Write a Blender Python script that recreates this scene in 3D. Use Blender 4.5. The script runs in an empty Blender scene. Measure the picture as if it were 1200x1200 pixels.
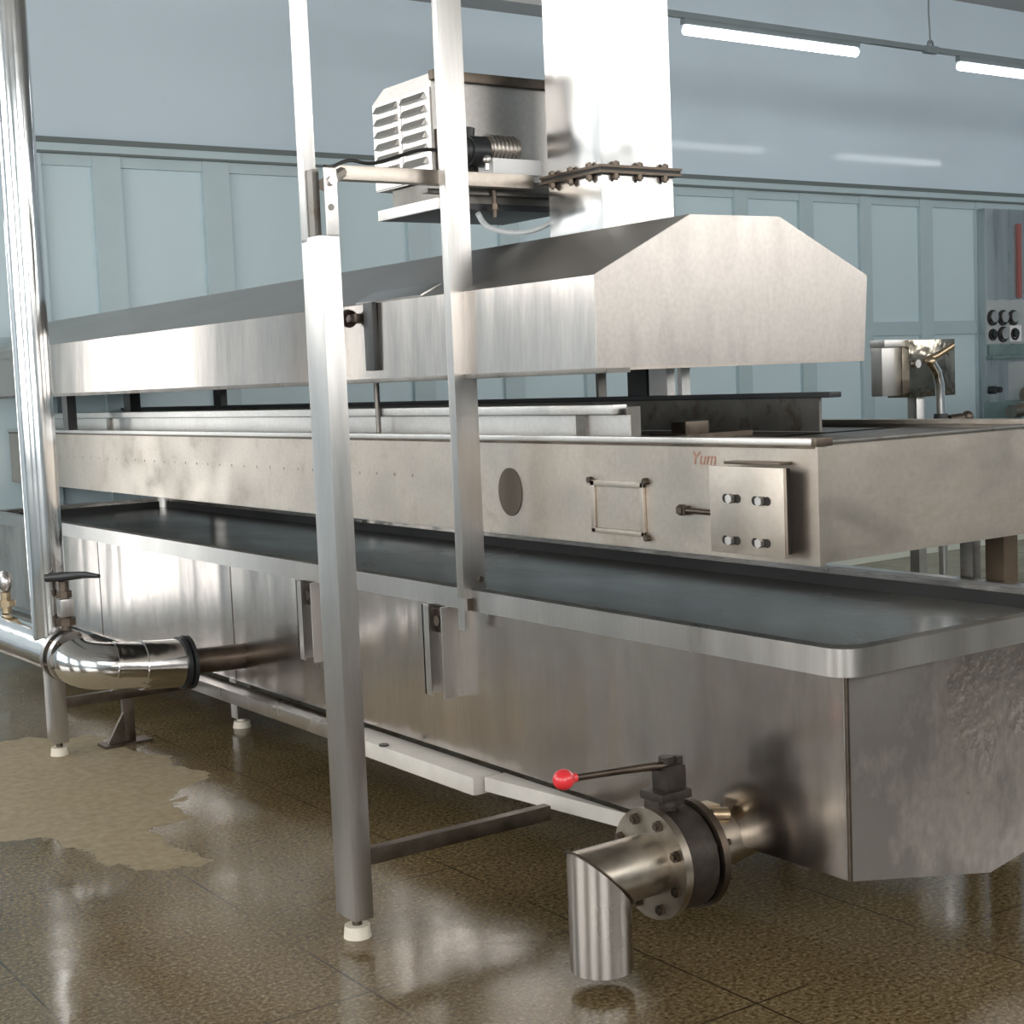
import bpy, bmesh, math, random
from mathutils import Vector, Matrix
random.seed(7)
S = bpy.context.scene
COL = S.collection

# ------------------------------------------------------------------ camera
yaw, pitch, roll, FPX = 0.61034, 0.08804, 0.040957, 1762.8
fw = Vector((math.sin(yaw)*math.cos(pitch), math.cos(yaw)*math.cos(pitch), -math.sin(pitch)))
r0 = Vector((math.cos(yaw), -math.sin(yaw), 0))
d0 = fw.cross(r0)
if d0.z > 0: d0 = -d0
cr, sr = math.cos(roll), math.sin(roll)
rt = cr*r0 + sr*d0
dn = -sr*r0 + cr*d0
cam = bpy.data.cameras.new('camera')
cam.sensor_width = 36.0
cam.lens = FPX/1200*36.0
cam.clip_start = 0.05
co = bpy.data.objects.new('camera', cam); COL.objects.link(co)
m = Matrix((( rt.x, -dn.x, -fw.x, 0.0), (rt.y, -dn.y, -fw.y, 0.0), (rt.z, -dn.z, -fw.z, 1.55), (0,0,0,1)))
co.matrix_world = m
S.camera = co

# ------------------------------------------------------------------ world / light / exposure
S.view_settings.view_transform = 'Standard'
S.view_settings.look = 'None'
S.view_settings.gamma = 1.0
S.view_settings.exposure = 0.12
S.view_settings.use_curve_mapping = False
W = bpy.data.worlds.new('daylight'); S.world = W; W.use_nodes = True
nt = W.node_tree; nt.nodes.clear()
wo = nt.nodes.new('ShaderNodeOutputWorld'); bg = nt.nodes.new('ShaderNodeBackground')
tc = nt.nodes.new('ShaderNodeTexCoord'); sp = nt.nodes.new('ShaderNodeSeparateXYZ')
cr_ = nt.nodes.new('ShaderNodeValToRGB')
nt.links.new(tc.outputs['Generated'], sp.inputs[0])
mr = nt.nodes.new('ShaderNodeMapRange'); mr.inputs['From Min'].default_value = -1; mr.inputs['From Max'].default_value = 1
nt.links.new(sp.outputs['Z'], mr.inputs['Value']); nt.links.new(mr.outputs[0], cr_.inputs[0])
e = cr_.color_ramp.elements
e[0].position = 0.36; e[0].color = (0.34, 0.34, 0.32, 1)      # ground and yard outside
e[1].position = 0.44; e[1].color = (1.0, 0.985, 0.95, 1)       # overcast sky
nt.links.new(cr_.outputs[0], bg.inputs['Color'])
bg.inputs['Strength'].default_value = 7.0
nt.links.new(bg.outputs[0], wo.inputs['Surface'])
S.cycles.use_denoising = True
S.cycles.max_bounces = 10; S.cycles.diffuse_bounces = 5; S.cycles.glossy_bounces = 6
S.cycles.sample_clamp_indirect = 8.0

X0, X1, Y0, Y1, ZC = -5.0, 18.0, -4.0, 9.6, 5.0
# unseen window openings, sized for the steel's reflections: (wall, a0, a1, z0, z1)
WIN = [('far', -2.7, -0.2, 2.55, 4.6), ('far', 1.25, 1.50, 0.1, 2.7), ('far', 1.66, 1.95, 0.1, 2.7),
       ('near', -3.0, 1.0, 1.2, 4.3), ('near', 2.5, 6.5, 2.75, 4.7), ('near', 7.5, 11.5, 2.75, 4.7), ('near', 12.5, 16.5, 2.75, 4.7),
       ('left', -2.5, 1.5, 1.2, 4.3), ('left', 3.5, 8.0, 1.2, 4.3)]  # left-wall pair added out of view as general fill light
for (w, a0, a1, z0, z1) in WIN:
    L = bpy.data.lights.new('window_portal', 'AREA'); L.shape = 'RECTANGLE'
    L.size = a1-a0; L.size_y = z1-z0
    L.cycles.is_portal = True
    o = bpy.data.objects.new('window_portal', L); COL.objects.link(o)
    c = (a0+a1)/2; zc = (z0+z1)/2
    if w == 'far':  o.location = (c, Y1+0.21, zc); o.rotation_euler = (math.radians(-90), 0, 0)
    if w == 'near': o.location = (c, Y0-0.21, zc); o.rotation_euler = (math.radians(90), 0, 0)
    if w == 'left': o.location = (X0-0.21, c, zc); o.rotation_euler = (math.radians(90), 0, math.radians(-90))

# ------------------------------------------------------------------ materials
def mat(name, base=(0.5,0.5,0.5), rough=0.5, metal=0.0, spec=0.5, var=0.0, vscale=(4,4,4), rvar=0.0, bump=0.0, bscale=(3,3,3), bdist=0.02,
        fine=0.0, fscale=(60,60,60), dark=None, dscale=(3,3,3), dlo=0.55, dhi=0.7, emit=None, estr=0.0, coat=0.0, coords='Object'):
    M = bpy.data.materials.new(name); M.use_nodes = True
    t = M.node_tree; N = t.nodes; Lk = t.links
    b = N['Principled BSDF']
    b.inputs['Base Color'].default_value = (*base, 1); b.inputs['Roughness'].default_value = rough
    b.inputs['Metallic'].default_value = metal; b.inputs['Specular IOR Level'].default_value = spec
    b.inputs['Coat Weight'].default_value = coat; b.inputs['Coat Roughness'].default_value = 0.08
    if emit:
        b.inputs['Emission Color'].default_value = (*emit, 1); b.inputs['Emission Strength'].default_value = estr
    T = N.new('ShaderNodeTexCoord')
    def noise(sc, det=4, rg=0.55):
        mp = N.new('ShaderNodeMapping'); mp.inputs['Scale'].default_value = sc
        Lk.new(T.outputs[coords], mp.inputs[0])
        n = N.new('ShaderNodeTexNoise'); n.inputs['Scale'].default_value = 1; n.inputs['Detail'].default_value = det
        n.inputs['Roughness'].default_value = rg
        Lk.new(mp.outputs[0], n.inputs['Vector']); return n.outputs['Fac']
    def mrange(src, a, b_, c, d):
        q = N.new('ShaderNodeMapRange'); q.inputs[1].default_value = a; q.inputs[2].default_value = b_
        q.inputs[3].default_value = c; q.inputs[4].default_value = d; Lk.new(src, q.inputs[0]); return q.outputs[0]
    colout = None
    if var:
        f = mrange(noise(vscale), 0.3, 0.7, 1-var, 1+var)
        mx = N.new('ShaderNodeVectorMath'); mx.operation = 'SCALE'; mx.inputs[0].default_value = base
        Lk.new(f, mx.inputs['Scale']); colout = mx.outputs[0]
    if fine:
        f = mrange(noise(fscale, 2), 0.3, 0.7, 1-fine, 1+fine)
        mx = N.new('ShaderNodeVectorMath'); mx.operation = 'SCALE'
        if colout: Lk.new(colout, mx.inputs[0])
        else: mx.inputs[0].default_value = base
        Lk.new(f, mx.inputs['Scale']); colout = mx.outputs[0]
    if dark:
        f = mrange(noise(dscale, 6, 0.65), dlo, dhi, 0, 1)
        mx = N.new('ShaderNodeMix'); mx.data_type = 'RGBA'
        Lk.new(f, mx.inputs[0])
        if colout: Lk.new(colout, mx.inputs[6])
        else: mx.inputs[6].default_value = (*base, 1)
        mx.inputs[7].default_value = (*dark, 1); colout = mx.outputs[2]
    if colout: Lk.new(colout, b.inputs['Base Color'])
    if rvar: Lk.new(mrange(noise(dscale if dark else vscale), 0.3, 0.7, max(0.02, rough-rvar), rough+rvar), b.inputs['Roughness'])
    if bump:
        bp = N.new('ShaderNodeBump'); bp.inputs['Strength'].default_value = bump; bp.inputs['Distance'].default_value = bdist
        Lk.new(noise(bscale, 2), bp.inputs['Height']); Lk.new(bp.outputs[0], b.inputs['Normal'])
    return M

STEEL = mat('brushed steel', (0.52,0.49,0.47), 0.30, 1, var=0.10, vscale=(9,9,0.9), rvar=0.07, bump=0.35, bscale=(2.6,2.6,1.2), bdist=0.03, fine=0.05, fscale=(120,120,6), dark=(0.40,0.37,0.34), dscale=(5,3,2), dlo=0.56, dhi=0.8)
TANKM = mat('tank sheet steel', (0.55,0.505,0.475), 0.22, 1, var=0.14, vscale=(4,4,0.6), rvar=0.06, bump=0.55, bscale=(2.6,2.6,0.22), bdist=0.04, fine=0.06, fscale=(90,90,10), dark=(0.36,0.33,0.31), dscale=(2.4,2.4,1.6), dlo=0.52, dhi=0.72)
HOODM = mat('hood sheet steel', (0.55,0.50,0.465), 0.17, 1, var=0.06, vscale=(8,8,1.2), rvar=0.04, bump=0.13, bscale=(1.5,1.5,0.4), bdist=0.04, fine=0.07, fscale=(70,70,9))
DUCTM = mat('polished duct steel', (0.78,0.77,0.76), 0.24, 1, var=0.04, vscale=(3,3,3), rvar=0.05, bump=0.3, bscale=(4.5,4.5,3.2), bdist=0.02)
BEAMM = mat('stained conveyor steel', (0.53,0.475,0.42), 0.40, 1, var=0.10, vscale=(3,2.2,3), rvar=0.08, bump=0.15, bscale=(3,3,3), bdist=0.01, fine=0.05, fscale=(60,60,60), dark=(0.40,0.345,0.29), dscale=(3,5,6), dlo=0.54, dhi=0.75)
POSTM = mat('satin tube steel', (0.52,0.505,0.49), 0.32, 1, var=0.05, vscale=(6,6,1), rvar=0.05, fine=0.04, fscale=(120,120,8))
ENDM = mat('mottled end sheet steel', (0.50,0.46,0.44), 0.34, 1, var=0.16, vscale=(30,30,22), rvar=0.12, bump=0.5, bscale=(38,38,28), bdist=0.004, dark=(0.36,0.335,0.32), dscale=(2.5,2.5,1.6), dlo=0.48, dhi=0.56)
CHROME = mat('polished pipe steel', (0.78,0.78,0.78), 0.13, 1, var=0.03, vscale=(5,5,3), rvar=0.04, bump=0.25, bscale=(8,8,2), bdist=0.01)
DARKST = mat('dark oily steel', (0.13,0.105,0.085), 0.42, 1, var=0.3, vscale=(14,14,14), rvar=0.1)
IRONM = mat('dark brown cast iron', (0.035,0.027,0.021), 0.5, 0.3, var=0.4, vscale=(25,25,25), bump=0.3, bscale=(60,60,60), bdist=0.002)
VALVM = mat('brown stained valve steel', (0.42,0.375,0.32), 0.36, 1, var=0.2, vscale=(12,12,12), rvar=0.08)
BLACKM = mat('black painted metal', (0.018,0.02,0.022), 0.4, 0, var=0.2, vscale=(9,9,9))
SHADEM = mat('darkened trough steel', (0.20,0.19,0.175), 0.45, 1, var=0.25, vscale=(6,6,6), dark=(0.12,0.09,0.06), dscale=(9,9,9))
RAILM = mat('pale steel channel', (0.66,0.64,0.62), 0.38, 1, var=0.05, vscale=(6,6,6), fine=0.05)
BRASS = mat('weathered brass', (0.50,0.40,0.27), 0.35, 1, var=0.2, vscale=(20,20,20))
INSHADE = mat('dark tank inside shade', (0.035,0.037,0.036), 0.5, 0.0, var=0.3, vscale=(3,3,3))  # near-black colour carries the shade of the tank interior
HOLE = mat('dark hole', (0.02,0.016,0.013), 0.7)
RED = mat('red plastic', (0.72,0.03,0.04), 0.30, coat=0.5, var=0.1, vscale=(20,20,20))
REDINK = mat('faded red marker ink', (0.40,0.22,0.16), 0.7)
WHITEP = mat('white plastic', (0.72,0.66,0.56), 0.5, var=0.08, vscale=(20,20,20))
WHITEM = mat('white cover', (0.85,0.85,0.86), 0.4)
GLINT = mat('off white rail glint', (0.60,0.57,0.53), 0.5, var=0.08, vscale=(8,8,8))  # pale colour stands in for window glint on the steel rail
RUBBER = mat('black rubber', (0.02,0.02,0.02), 0.55)
WALLU = mat('glossy blue grey wall paint', (0.62,0.725,0.81), 0.07, 0, spec=0.16, var=0.05, vscale=(0.5,0.5,0.6), rvar=0.03, bump=0.02, bscale=(1.4,1.4,1.4), bdist=0.02)
PANELM = mat('pale partition panel', (0.58,0.71,0.765), 0.35, 0, spec=0.3, var=0.03, vscale=(0.7,0.7,0.4))
FRAMEM = mat('grey partition frame', (0.45,0.56,0.60), 0.35, 0.0, var=0.04, vscale=(2,2,2))
LINEM = mat('dark grey joint trim', (0.13,0.16,0.16), 0.5)
CEILM = mat('grey ceiling paint', (0.50,0.50,0.50), 0.8, var=0.06, vscale=(1,1,1))
KERBM = mat('pale green kerb tile', (0.62,0.66,0.58), 0.30, var=0.06, vscale=(2,2,2))
LAMPM = mat('fluorescent tube', (0.9,0.9,0.9), 0.3, emit=(0.93,0.98,1.0), estr=9.0)
GREYP = mat('grey lamp housing', (0.20,0.24,0.26), 0.5, var=0.05, vscale=(5,5,5))
CABM = mat('cabinet steel', (0.42,0.46,0.47), 0.30, 1, var=0.2, vscale=(7,7,0.6), rvar=0.08, bump=0.2, bscale=(6,6,1))
CABP = mat('pale control panel', (0.42,0.45,0.46), 0.4, 0.0, var=0.05, vscale=(4,4,4))
TEAL = mat('teal grey machine paint', (0.16,0.24,0.235), 0.45, var=0.2, vscale=(5,5,5))
MIRR = mat('dark polished plate', (0.30,0.27,0.22), 0.12, 1, var=0.3, vscale=(12,12,12), bump=0.3, bscale=(14,14,14), bdist=0.01)
WATER = mat('murky tank water', (0.19,0.185,0.17), 0.22, 0, spec=0.4, var=0.25, vscale=(1.6,0.8,1), rvar=0.05, bump=0.06, bscale=(3,2,3), bdist=0.01)
CREAM = mat('translucent cable sleeve', (0.70,0.74,0.76), 0.4)

# floor: speckled brown terrazzo, wet, with a dry beige patch and dark joints
def floor_material():
    M = bpy.data.materials.new('wet speckled terrazzo'); M.use_nodes = True
    t = M.node_tree; N = t.nodes; Lk = t.links; b = N['Principled BSDF']
    T = N.new('ShaderNodeTexCoord')
    def noise(sc, det=3, rg=0.5, dist=0.0):
        n = N.new('ShaderNodeTexNoise'); n.inputs['Scale'].default_value = sc; n.inputs['Detail'].default_value = det
        n.inputs['Roughness'].default_value = rg; n.inputs['Distortion'].default_value = dist
        Lk.new(T.outputs['Object'], n.inputs['Vector']); return n.outputs['Fac']
    def mrange(src, a, b_, c, d):
        q = N.new('ShaderNodeMapRange'); q.inputs[1].default_value = a; q.inputs[2].default_value = b_
        q.inputs[3].default_value = c; q.inputs[4].default_value = d; Lk.new(src, q.inputs[0]); return q.outputs[0]
    def ramp(src, els):
        r = N.new('ShaderNodeValToRGB'); Lk.new(src, r.inputs[0]); e = r.color_ramp.elements
        while len(e) < len(els): e.new(0.5)
        for k, (p, c) in enumerate(els): e[k].position = p; e[k].color = (*c, 1)
        return r.outputs[0]
    def mix(f, a, b_, kind='MIX'):
        q = N.new('ShaderNodeMix'); q.data_type = 'RGBA'; q.blend_type = kind
        if isinstance(f, float): q.inputs[0].default_value = f
        else: Lk.new(f, q.inputs[0])
        for s, v in ((6, a), (7, b_)):
            if isinstance(v, tuple): q.inputs[s].default_value = (*v, 1)
            else: Lk.new(v, q.inputs[s])
        return q.outputs[2]
    def math_(op, a, b_=None):
        q = N.new('ShaderNodeMath'); q.operation = op
        for s, v in ((0, a), (1, b_)):
            if v is None: continue
            if isinstance(v, (int, float)): q.inputs[s].default_value = v
            else: Lk.new(v, q.inputs[s])
        return q.outputs[0]
    speck = ramp(noise(75, 3, 0.75), [(0.30, (0.045,0.028,0.011)), (0.46, (0.120,0.083,0.038)), (0.57, (0.190,0.142,0.074)), (0.70, (0.30,0.25,0.155))])
    big = mrange(noise(1.1, 3), 0.3, 0.7, 0.75, 1.25)
    sc = N.new('ShaderNodeVectorMath'); sc.operation = 'SCALE'; Lk.new(speck, sc.inputs[0]); Lk.new(big, sc.inputs['Scale'])
    dryc = ramp(noise(26, 5, 0.6), [(0.30, (0.26,0.20,0.12)), (0.6, (0.35,0.285,0.18)), (0.8, (0.42,0.35,0.23))])
    at = N.new('ShaderNodeAttribute'); at.attribute_name = 'dry'
    dn_ = math_('ADD', at.outputs['Fac'], mrange(noise(5.5, 5, 0.6, 0.4), 0.25, 0.75, -0.22, 0.22))
    dry = mrange(dn_, 0.47, 0.53, 0, 1)
    col = mix(dry, sc.outputs[0], dryc)
    # joints: lines along Y and X every 0.66 m
    sx = N.new('ShaderNodeSeparateXYZ'); Lk.new(T.outputs['Object'], sx.inputs[0])
    def joint(v, off, per):
        a = math_('ABSOLUTE', math_('SUBTRACT', math_('FRACT', math_('DIVIDE', math_('SUBTRACT', v, off), per)), 0.5))
        return math_('LESS_THAN', a, 0.0045)
    j = math_('MAXIMUM', joint(sx.outputs['X'], 1.807-0.345, 0.69), joint(sx.outputs['Y'], 3.30-0.345, 0.69))
    j = math_('MULTIPLY', math_('MULTIPLY', j, mrange(noise(2.2, 2), 0.42, 0.55, 0.15, 0.85)), math_('SUBTRACT', 1.0, dry))
    col = mix(j, col, (0.018,0.013,0.009))
    Lk.new(col, b.inputs['Base Color'])
    wet = mrange(noise(1.6, 4, 0.6, 0.6), 0.38, 0.62, 0.10, 0.24)
    rr = math_('ADD', wet, math_('MULTIPLY', dry, 0.45))
    Lk.new(rr, b.inputs['Roughness'])
    b.inputs['Specular IOR Level'].default_value = 0.40
    bp = N.new('ShaderNodeBump'); bp.inputs['Strength'].default_value = 0.12; bp.inputs['Distance'].default_value = 0.02
    Lk.new(noise(3.2, 3, 0.5, 0.5), bp.inputs['Height']); Lk.new(bp.outputs[0], b.inputs['Normal'])
    return M
FLOORM = floor_material()

# ------------------------------------------------------------------ mesh helpers
class MB:
    def __init__(s): s.b = bmesh.new()
    def box(s, a, b, bev=0.0, rot=None):
        c = [(x+y)/2 for x, y in zip(a, b)]; d = [abs(y-x) for x, y in zip(a, b)]
        M = Matrix.Translation(c) @ (rot.to_4x4() if rot else Matrix.Identity(4)) @ Matrix.Diagonal((*d, 1))
        g = bmesh.ops.create_cube(s.b, size=1.0, matrix=M)
        if bev:
            es = list({e for v in g['verts'] for e in v.link_edges})
            bmesh.ops.bevel(s.b, geom=es, offset=bev, segments=2, profile=0.7, affect='EDGES')
        return s
    def cyl(s, p, q, r, r2=None, seg=28, caps=True):
        p = Vector(p); q = Vector(q); d = q-p
        R = d.to_track_quat('Z', 'Y').to_matrix().to_4x4()
        bmesh.ops.create_cone(s.b, cap_ends=caps, segments=seg, radius1=r, radius2=r if r2 is None else r2, depth=d.length,
                              matrix=Matrix.Translation((p+q)/2) @ R)
        return s
    def sph(s, c, r, scale=(1,1,1), seg=20):
        bmesh.ops.create_uvsphere(s.b, u_segments=seg, v_segments=seg//2, radius=r, matrix=Matrix.Translation(c) @ Matrix.Diagonal((*scale, 1)))
        return s
    def prism(s, pts, axis, a, b):
        """closed outline in the two other axes, extruded along axis from a to b"""
        def P(u, v, w):
            return {'x': (w, u, v), 'y': (u, w, v), 'z': (u, v, w)}[axis]
        A = [s.b.verts.new(P(u, v, a)) for u, v in pts]; B = [s.b.verts.new(P(u, v, b)) for u, v in pts]
        n = len(pts)
        s.b.faces.new(A); s.b.faces.new(list(reversed(B)))
        for i in range(n):
            s.b.faces.new((A[i], B[i], B[(i+1) % n], A[(i+1) % n]))
        return s
    def tube(s, pts, r, seg=16, caps=True):
        pts = [Vector(p) for p in pts]; rings = []
        up = Vector((0, 0, 1)); prev = None
        rs = r if isinstance(r, (list, tuple)) else [r]*len(pts)
        for i, p in enumerate(pts):
            t = ((pts[min(i+1, len(pts)-1)] - pts[max(i-1, 0)])).normalized()
            if prev is None:
                n = t.cross(up)
                if n.length < 1e-3: n = t.cross(Vector((1, 0, 0)))
                n.normalize()
            else:
                n = (prev - t*prev.dot(t)).normalized()
            prev = n; bn = t.cross(n)
            rings.append([s.b.verts.new(p + rs[i]*(math.cos(2*math.pi*k/seg)*n + math.sin(2*math.pi*k/seg)*bn)) for k in range(seg)])
        for a, b in zip(rings, rings[1:]):
            for k in range(seg): s.b.faces.new((a[k], a[(k+1) % seg], b[(k+1) % seg], b[k]))
        if caps: s.b.faces.new(list(reversed(rings[0]))); s.b.faces.new(rings[-1])
        return s
    def disc_ring(s, c, axis, r0, r1, h, seg=40):
        """flat ring (flange) centred at c, along axis vector, inner r0 outer r1 thickness h"""
        ax = Vector(axis).normalized(); R = ax.to_track_quat('Z', 'Y').to_matrix()
        c = Vector(c); L = []
        for (r, z) in ((r0, -h/2), (r1, -h/2), (r1, h/2), (r0, h/2)):
            L.append([s.b.verts.new(c + R @ Vector((r*math.cos(2*math.pi*k/seg), r*math.sin(2*math.pi*k/seg), z))) for k in range(seg)])
        for i in range(4):
            a, b = L[i], L[(i+1) % 4]
            for k in range(seg): s.b.faces.new((a[k], a[(k+1) % seg], b[(k+1) % seg], b[k]))
        return s
    def build(s, name, material, parent=None, smooth=35, label=None):
        bmesh.ops.recalc_face_normals(s.b, faces=s.b.faces[:])
        off = Vector(parent_world(parent)) if parent else Vector((0, 0, 0))
        if parent is None:
            vs = s.b.verts; zs = min(v.co.z for v in vs)
            off = Vector((sum(v.co.x for v in vs)/len(vs), sum(v.co.y for v in vs)/len(vs), zs))
        for v in s.b.verts: v.co -= off
        me = bpy.data.meshes.new(name); s.b.to_mesh(me); s.b.free()
        me.materials.append(material)
        if smooth:
            for p in me.polygons: p.use_smooth = True
            try: me.set_sharp_from_angle(angle=math.radians(smooth))
            except Exception: pass
        o = bpy.data.objects.new(name, me); COL.objects.link(o)
        if parent: o.parent = parent
        else: o.location = off
        if label: o['label'] = label
        return o

def parent_world(p):
    v = Vector((0, 0, 0))
    while p is not None: v += Vector(p.location); p = p.parent
    return v
def thing(name, label, cat, loc, group=None):
    o = bpy.data.objects.new(name, None); COL.objects.link(o); o.location = loc
    o.empty_display_size = 0.05
    return tag(o, label, cat, group)
def tag(o, label, cat, group=None, kind=None):
    o['label'] = label; o['category'] = cat
    if group: o['group'] = group
    if kind: o['kind'] = kind
    return o
def struct(name, mb, material, smooth=0):
    o = mb.build(name, material, None, smooth); o['kind'] = 'structure'; return o
def copy_tree(o, parent=None):
    c = o.copy(); COL.objects.link(c)
    if parent: c.parent = parent
    for ch in [x for x in bpy.data.objects if x.parent is o]: copy_tree(ch, c)
    return c

# ------------------------------------------------------------------ the room
def build_floor():
    xs = [X0, -2, 0, 0.8] + [0.8+0.03*i for i in range(1, 71)] + [3.4, 5, 8, 12, X1]
    ys = [Y0, -2, 0, 2, 4.0] + [4.0+0.03*i for i in range(1, 121)] + [8, Y1]
    poly = [(1.892,6.93),(2.26,6.68),(2.36,6.057),(2.389,5.65),(2.20,5.50),(2.127,5.40),(2.10,5.15),(1.937,5.092),(1.93,4.782),(1.909,4.60),(1.709,4.668),(1.654,4.957),(1.561,5.262),(1.40,5.40),(1.0,5.9),(1.1,7.0)]
    def sd(x, y):
        ins = False; best = 9
        n = len(poly)
        for i in range(n):
            (x1, y1), (x2, y2) = poly[i], poly[(i+1) % n]
            if (y1 > y) != (y2 > y) and x < (x2-x1)*(y-y1)/(y2-y1)+x1: ins = not ins
            t = max(0, min(1, ((x-x1)*(x2-x1)+(y-y1)*(y2-y1))/((x2-x1)**2+(y2-y1)**2)))
            best = min(best, math.hypot(x-x1-t*(x2-x1), y-y1-t*(y2-y1)))
        return best if ins else -best
    me = bpy.data.meshes.new('floor')
    V = [(x, y, 0) for y in ys for x in xs]; n = len(xs)
    F = [(j*n+i, j*n+i+1, (j+1)*n+i+1, (j+1)*n+i) for j in range(len(ys)-1) for i in range(n-1)]
    me.from_pydata(V, [], F); me.materials.append(FLOORM)
    a = me.attributes.new('dry', 'FLOAT', 'POINT')
    for k, v in enumerate(V): a.data[k].value = max(0, min(1, 0.5 + sd(v[0], v[1])*3.0))
    o = bpy.data.objects.new('floor', me); COL.objects.link(o); o['kind'] = 'structure'
build_floor()
struct('ceiling', MB().box((X0-.2, Y0-.2, ZC), (X1+.2, Y1+.2, ZC+.2)), CEILM)
struct('wall_right', MB().box((X1, Y0-.2, 0), (X1+.2, Y1+.2, ZC)), WALLU)

def wall_with_windows(name, which, lo, hi):
    """boxes around the openings of one wall"""
    mb = MB(); ops = sorted([w for w in WIN if w[0] == which], key=lambda w: w[1])
    def slab(a0, a1, z0, z1):
        if which == 'far': mb.box((a0, Y1, z0), (a1, Y1+.2, z1))
        if which == 'near': mb.box((a0, Y0-.2, z0), (a1, Y0, z1))
        if which == 'left': mb.box((X0-.2, a0, z0), (X0, a1, z1))
    cur = lo
    for (_, a0, a1, z0, z1) in ops:
        slab(cur, a0, 0, ZC); slab(a0, a1, 0, z0); slab(a0, a1, z1, ZC); cur = a1
    slab(cur, hi, 0, ZC)
    return struct(name, mb, WALLU)
wall_with_windows('wall_far', 'far', X0, X1)
wall_with_windows('wall_near', 'near', X0, X1)
wall_with_windows('wall_left', 'left', Y0, Y1)
for i, (w, a0, a1, z0, z1) in enumerate(WIN):
    mb = MB(); nb = 1 if a1-a0 < 0.5 else 3
    def bar(u0, u1, v0, v1):
        if w == 'far': mb.box((u0, Y1+.06, v0), (u1, Y1+.12, v1))
        if w == 'near': mb.box((u0, Y0-.12, v0), (u1, Y0-.06, v1))
        if w == 'left': mb.box((X0-.12, u0, v0), (X0-.06, u1, v1))
    t = 0.05
    bar(a0, a1, z0, z0+t); bar(a0, a1, z1-t, z1); bar(a0, a0+t, z0, z1); bar(a1-t, a1, z0, z1)
    for k in range(1, nb): c = a0+(a1-a0)*k/nb; bar(c-t/2, c+t/2, z0, z1)
    bar(a0, a1, (z0+z1)/2-t/2, (z0+z1)/2+t/2) if nb > 1 else None
    struct('window_%d' % (i+1), mb, FRAMEM)

# partition panels on the far wall below the band
cols = [(2.2,2.36),(2.98,3.17),(3.50,3.69),(4.26,4.45),(5.05,5.23),(5.85,6.03),(6.67,6.85),(7.46,7.62),(8.30,8.46),(9.13,9.29),(9.92,10.09),(10.70,10.85),(11.53,11.71),(12.36,12.48)]
n = 0
for (a, b), (c, d) in zip(cols, cols[1:]):
    n += 1
    struct('trim_%d' % n, MB().box((b, Y1-.02, 0), (c, Y1-.001, 1.81), 0).box((b, Y1-.02, 1.94), (c, Y1-.001, 3.02)), PANELM)
for (a, b) in cols:
    n += 1
    struct('trim_%d' % n, MB().box((a, Y1-.055, 0), (b, Y1-.0005, 3.10)), FRAMEM)
n += 1; struct('trim_%d' % n, MB().box((2.2, Y1-.045, 1.81), (12.48, Y1-.02, 1.94)).box((2.2, Y1-.045, 3.02), (14.6, Y1-.0008, 3.10)), FRAMEM)
n += 1; struct('trim_%d' % n, MB().box((2.2, Y1-.075, 3.105), (X1, Y1-.0007, 3.16)), FRAMEM)
n += 1; struct('trim_%d' % n, MB().box((2.2, Y1-.085, 3.155), (X1, Y1-.0006, 3.19)), LINEM)
n += 1; struct('trim_%d' % n, MB().box((2.2, Y1-.08, 3.09), (X1, Y1-.056, 3.105)), LINEM)
# low tiled kerb in front of the far wall
n += 1; struct('trim_%d' % n, MB().box((4.0, 8.0, 0), (11.0, 8.12, 0.36), 0.008), KERBM)
# grey soffit duct high on the far wall
struct('trim_%d' % (n+1), MB().box((5.2, Y1-.30, 4.34), (8.0, Y1-.001, ZC-.001)), CEILM)

# ------------------------------------------------------------------ the tank
TX0, TX1, TY0, TY1 = 2.72, 3.84, 2.50, 9.50
ZB, ZR = 0.284, 0.867
tank = thing('wash_tank', 'long stainless steel trough tank with rolled rim and sloping bottom on low legs', 'tank', (3.26, 5.9, 0))
def tank_body():
    mb = MB(); b = mb.b
    # cross-section outside / inside, extruded along Y, closed by end plates
    out = [(TX0, ZR-.01), (TX0, ZB), (3.26, 0.185), (TX1, ZB), (TX1, ZR-.01)]
    inn = [(TX1-.012, ZR-.01), (TX1-.012, ZB+.012), (3.26, 0.20), (TX0+.012, ZB+.012), (TX0+.012, ZR-.01)]
    mb.prism(out+inn, 'y', TY0+.012, TY1-.012)
    mb.prism(out, 'y', TY1-.012, TY1)
    ep = MB(); ep.prism(out, 'y', TY0, TY0+.0119); ep.build('end_plate', ENDM, tank, 0, 'mottled end plate')
    return mb
tank_body().build('body', TANKM, tank, 20)
MB().box((TX1-.016, TY0+.012, 0.30), (TX1-.0122, TY1-.012, 0.84)).box((TX0+.0122, TY0+.012, 0.30), (TX0+.016, TY1-.012, 0.84)).box((TX0+.016, TY1-.016, 0.30), (TX1-.016, TY1-.0122, 0.84)).build('inner_shade_sheets', INSHADE, tank, 0)  # added dark sheets, shade inside the tank put into their colour
def rim_path(off, z):
    r = 0.07
    P = []
    x0, x1, y0, y1 = TX0-off, TX1+off, TY0-off, TY1+off
    for (cx, cy, a0) in ((x0+r, y0+r, 180), (x1-r, y0+r, 270), (x1-r, y1-r, 0), (x0+r, y1-r, 90)):
        for k in range(7):
            a = math.radians(a0 + 15*k); P.append((cx+r*math.cos(a), cy+r*math.sin(a), z))
    return P
def ring_loft(rings):
    mb = MB(); V = [[mb.b.verts.new(p) for p in R] for R in rings]; n = len(V[0])
    for i in range(len(V)):
        A, B = V[i], V[(i+1) % len(V)]
        for k in range(n): mb.b.faces.new((A[k], A[(k+1) % n], B[(k+1) % n], B[k]))
    return mb
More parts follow.
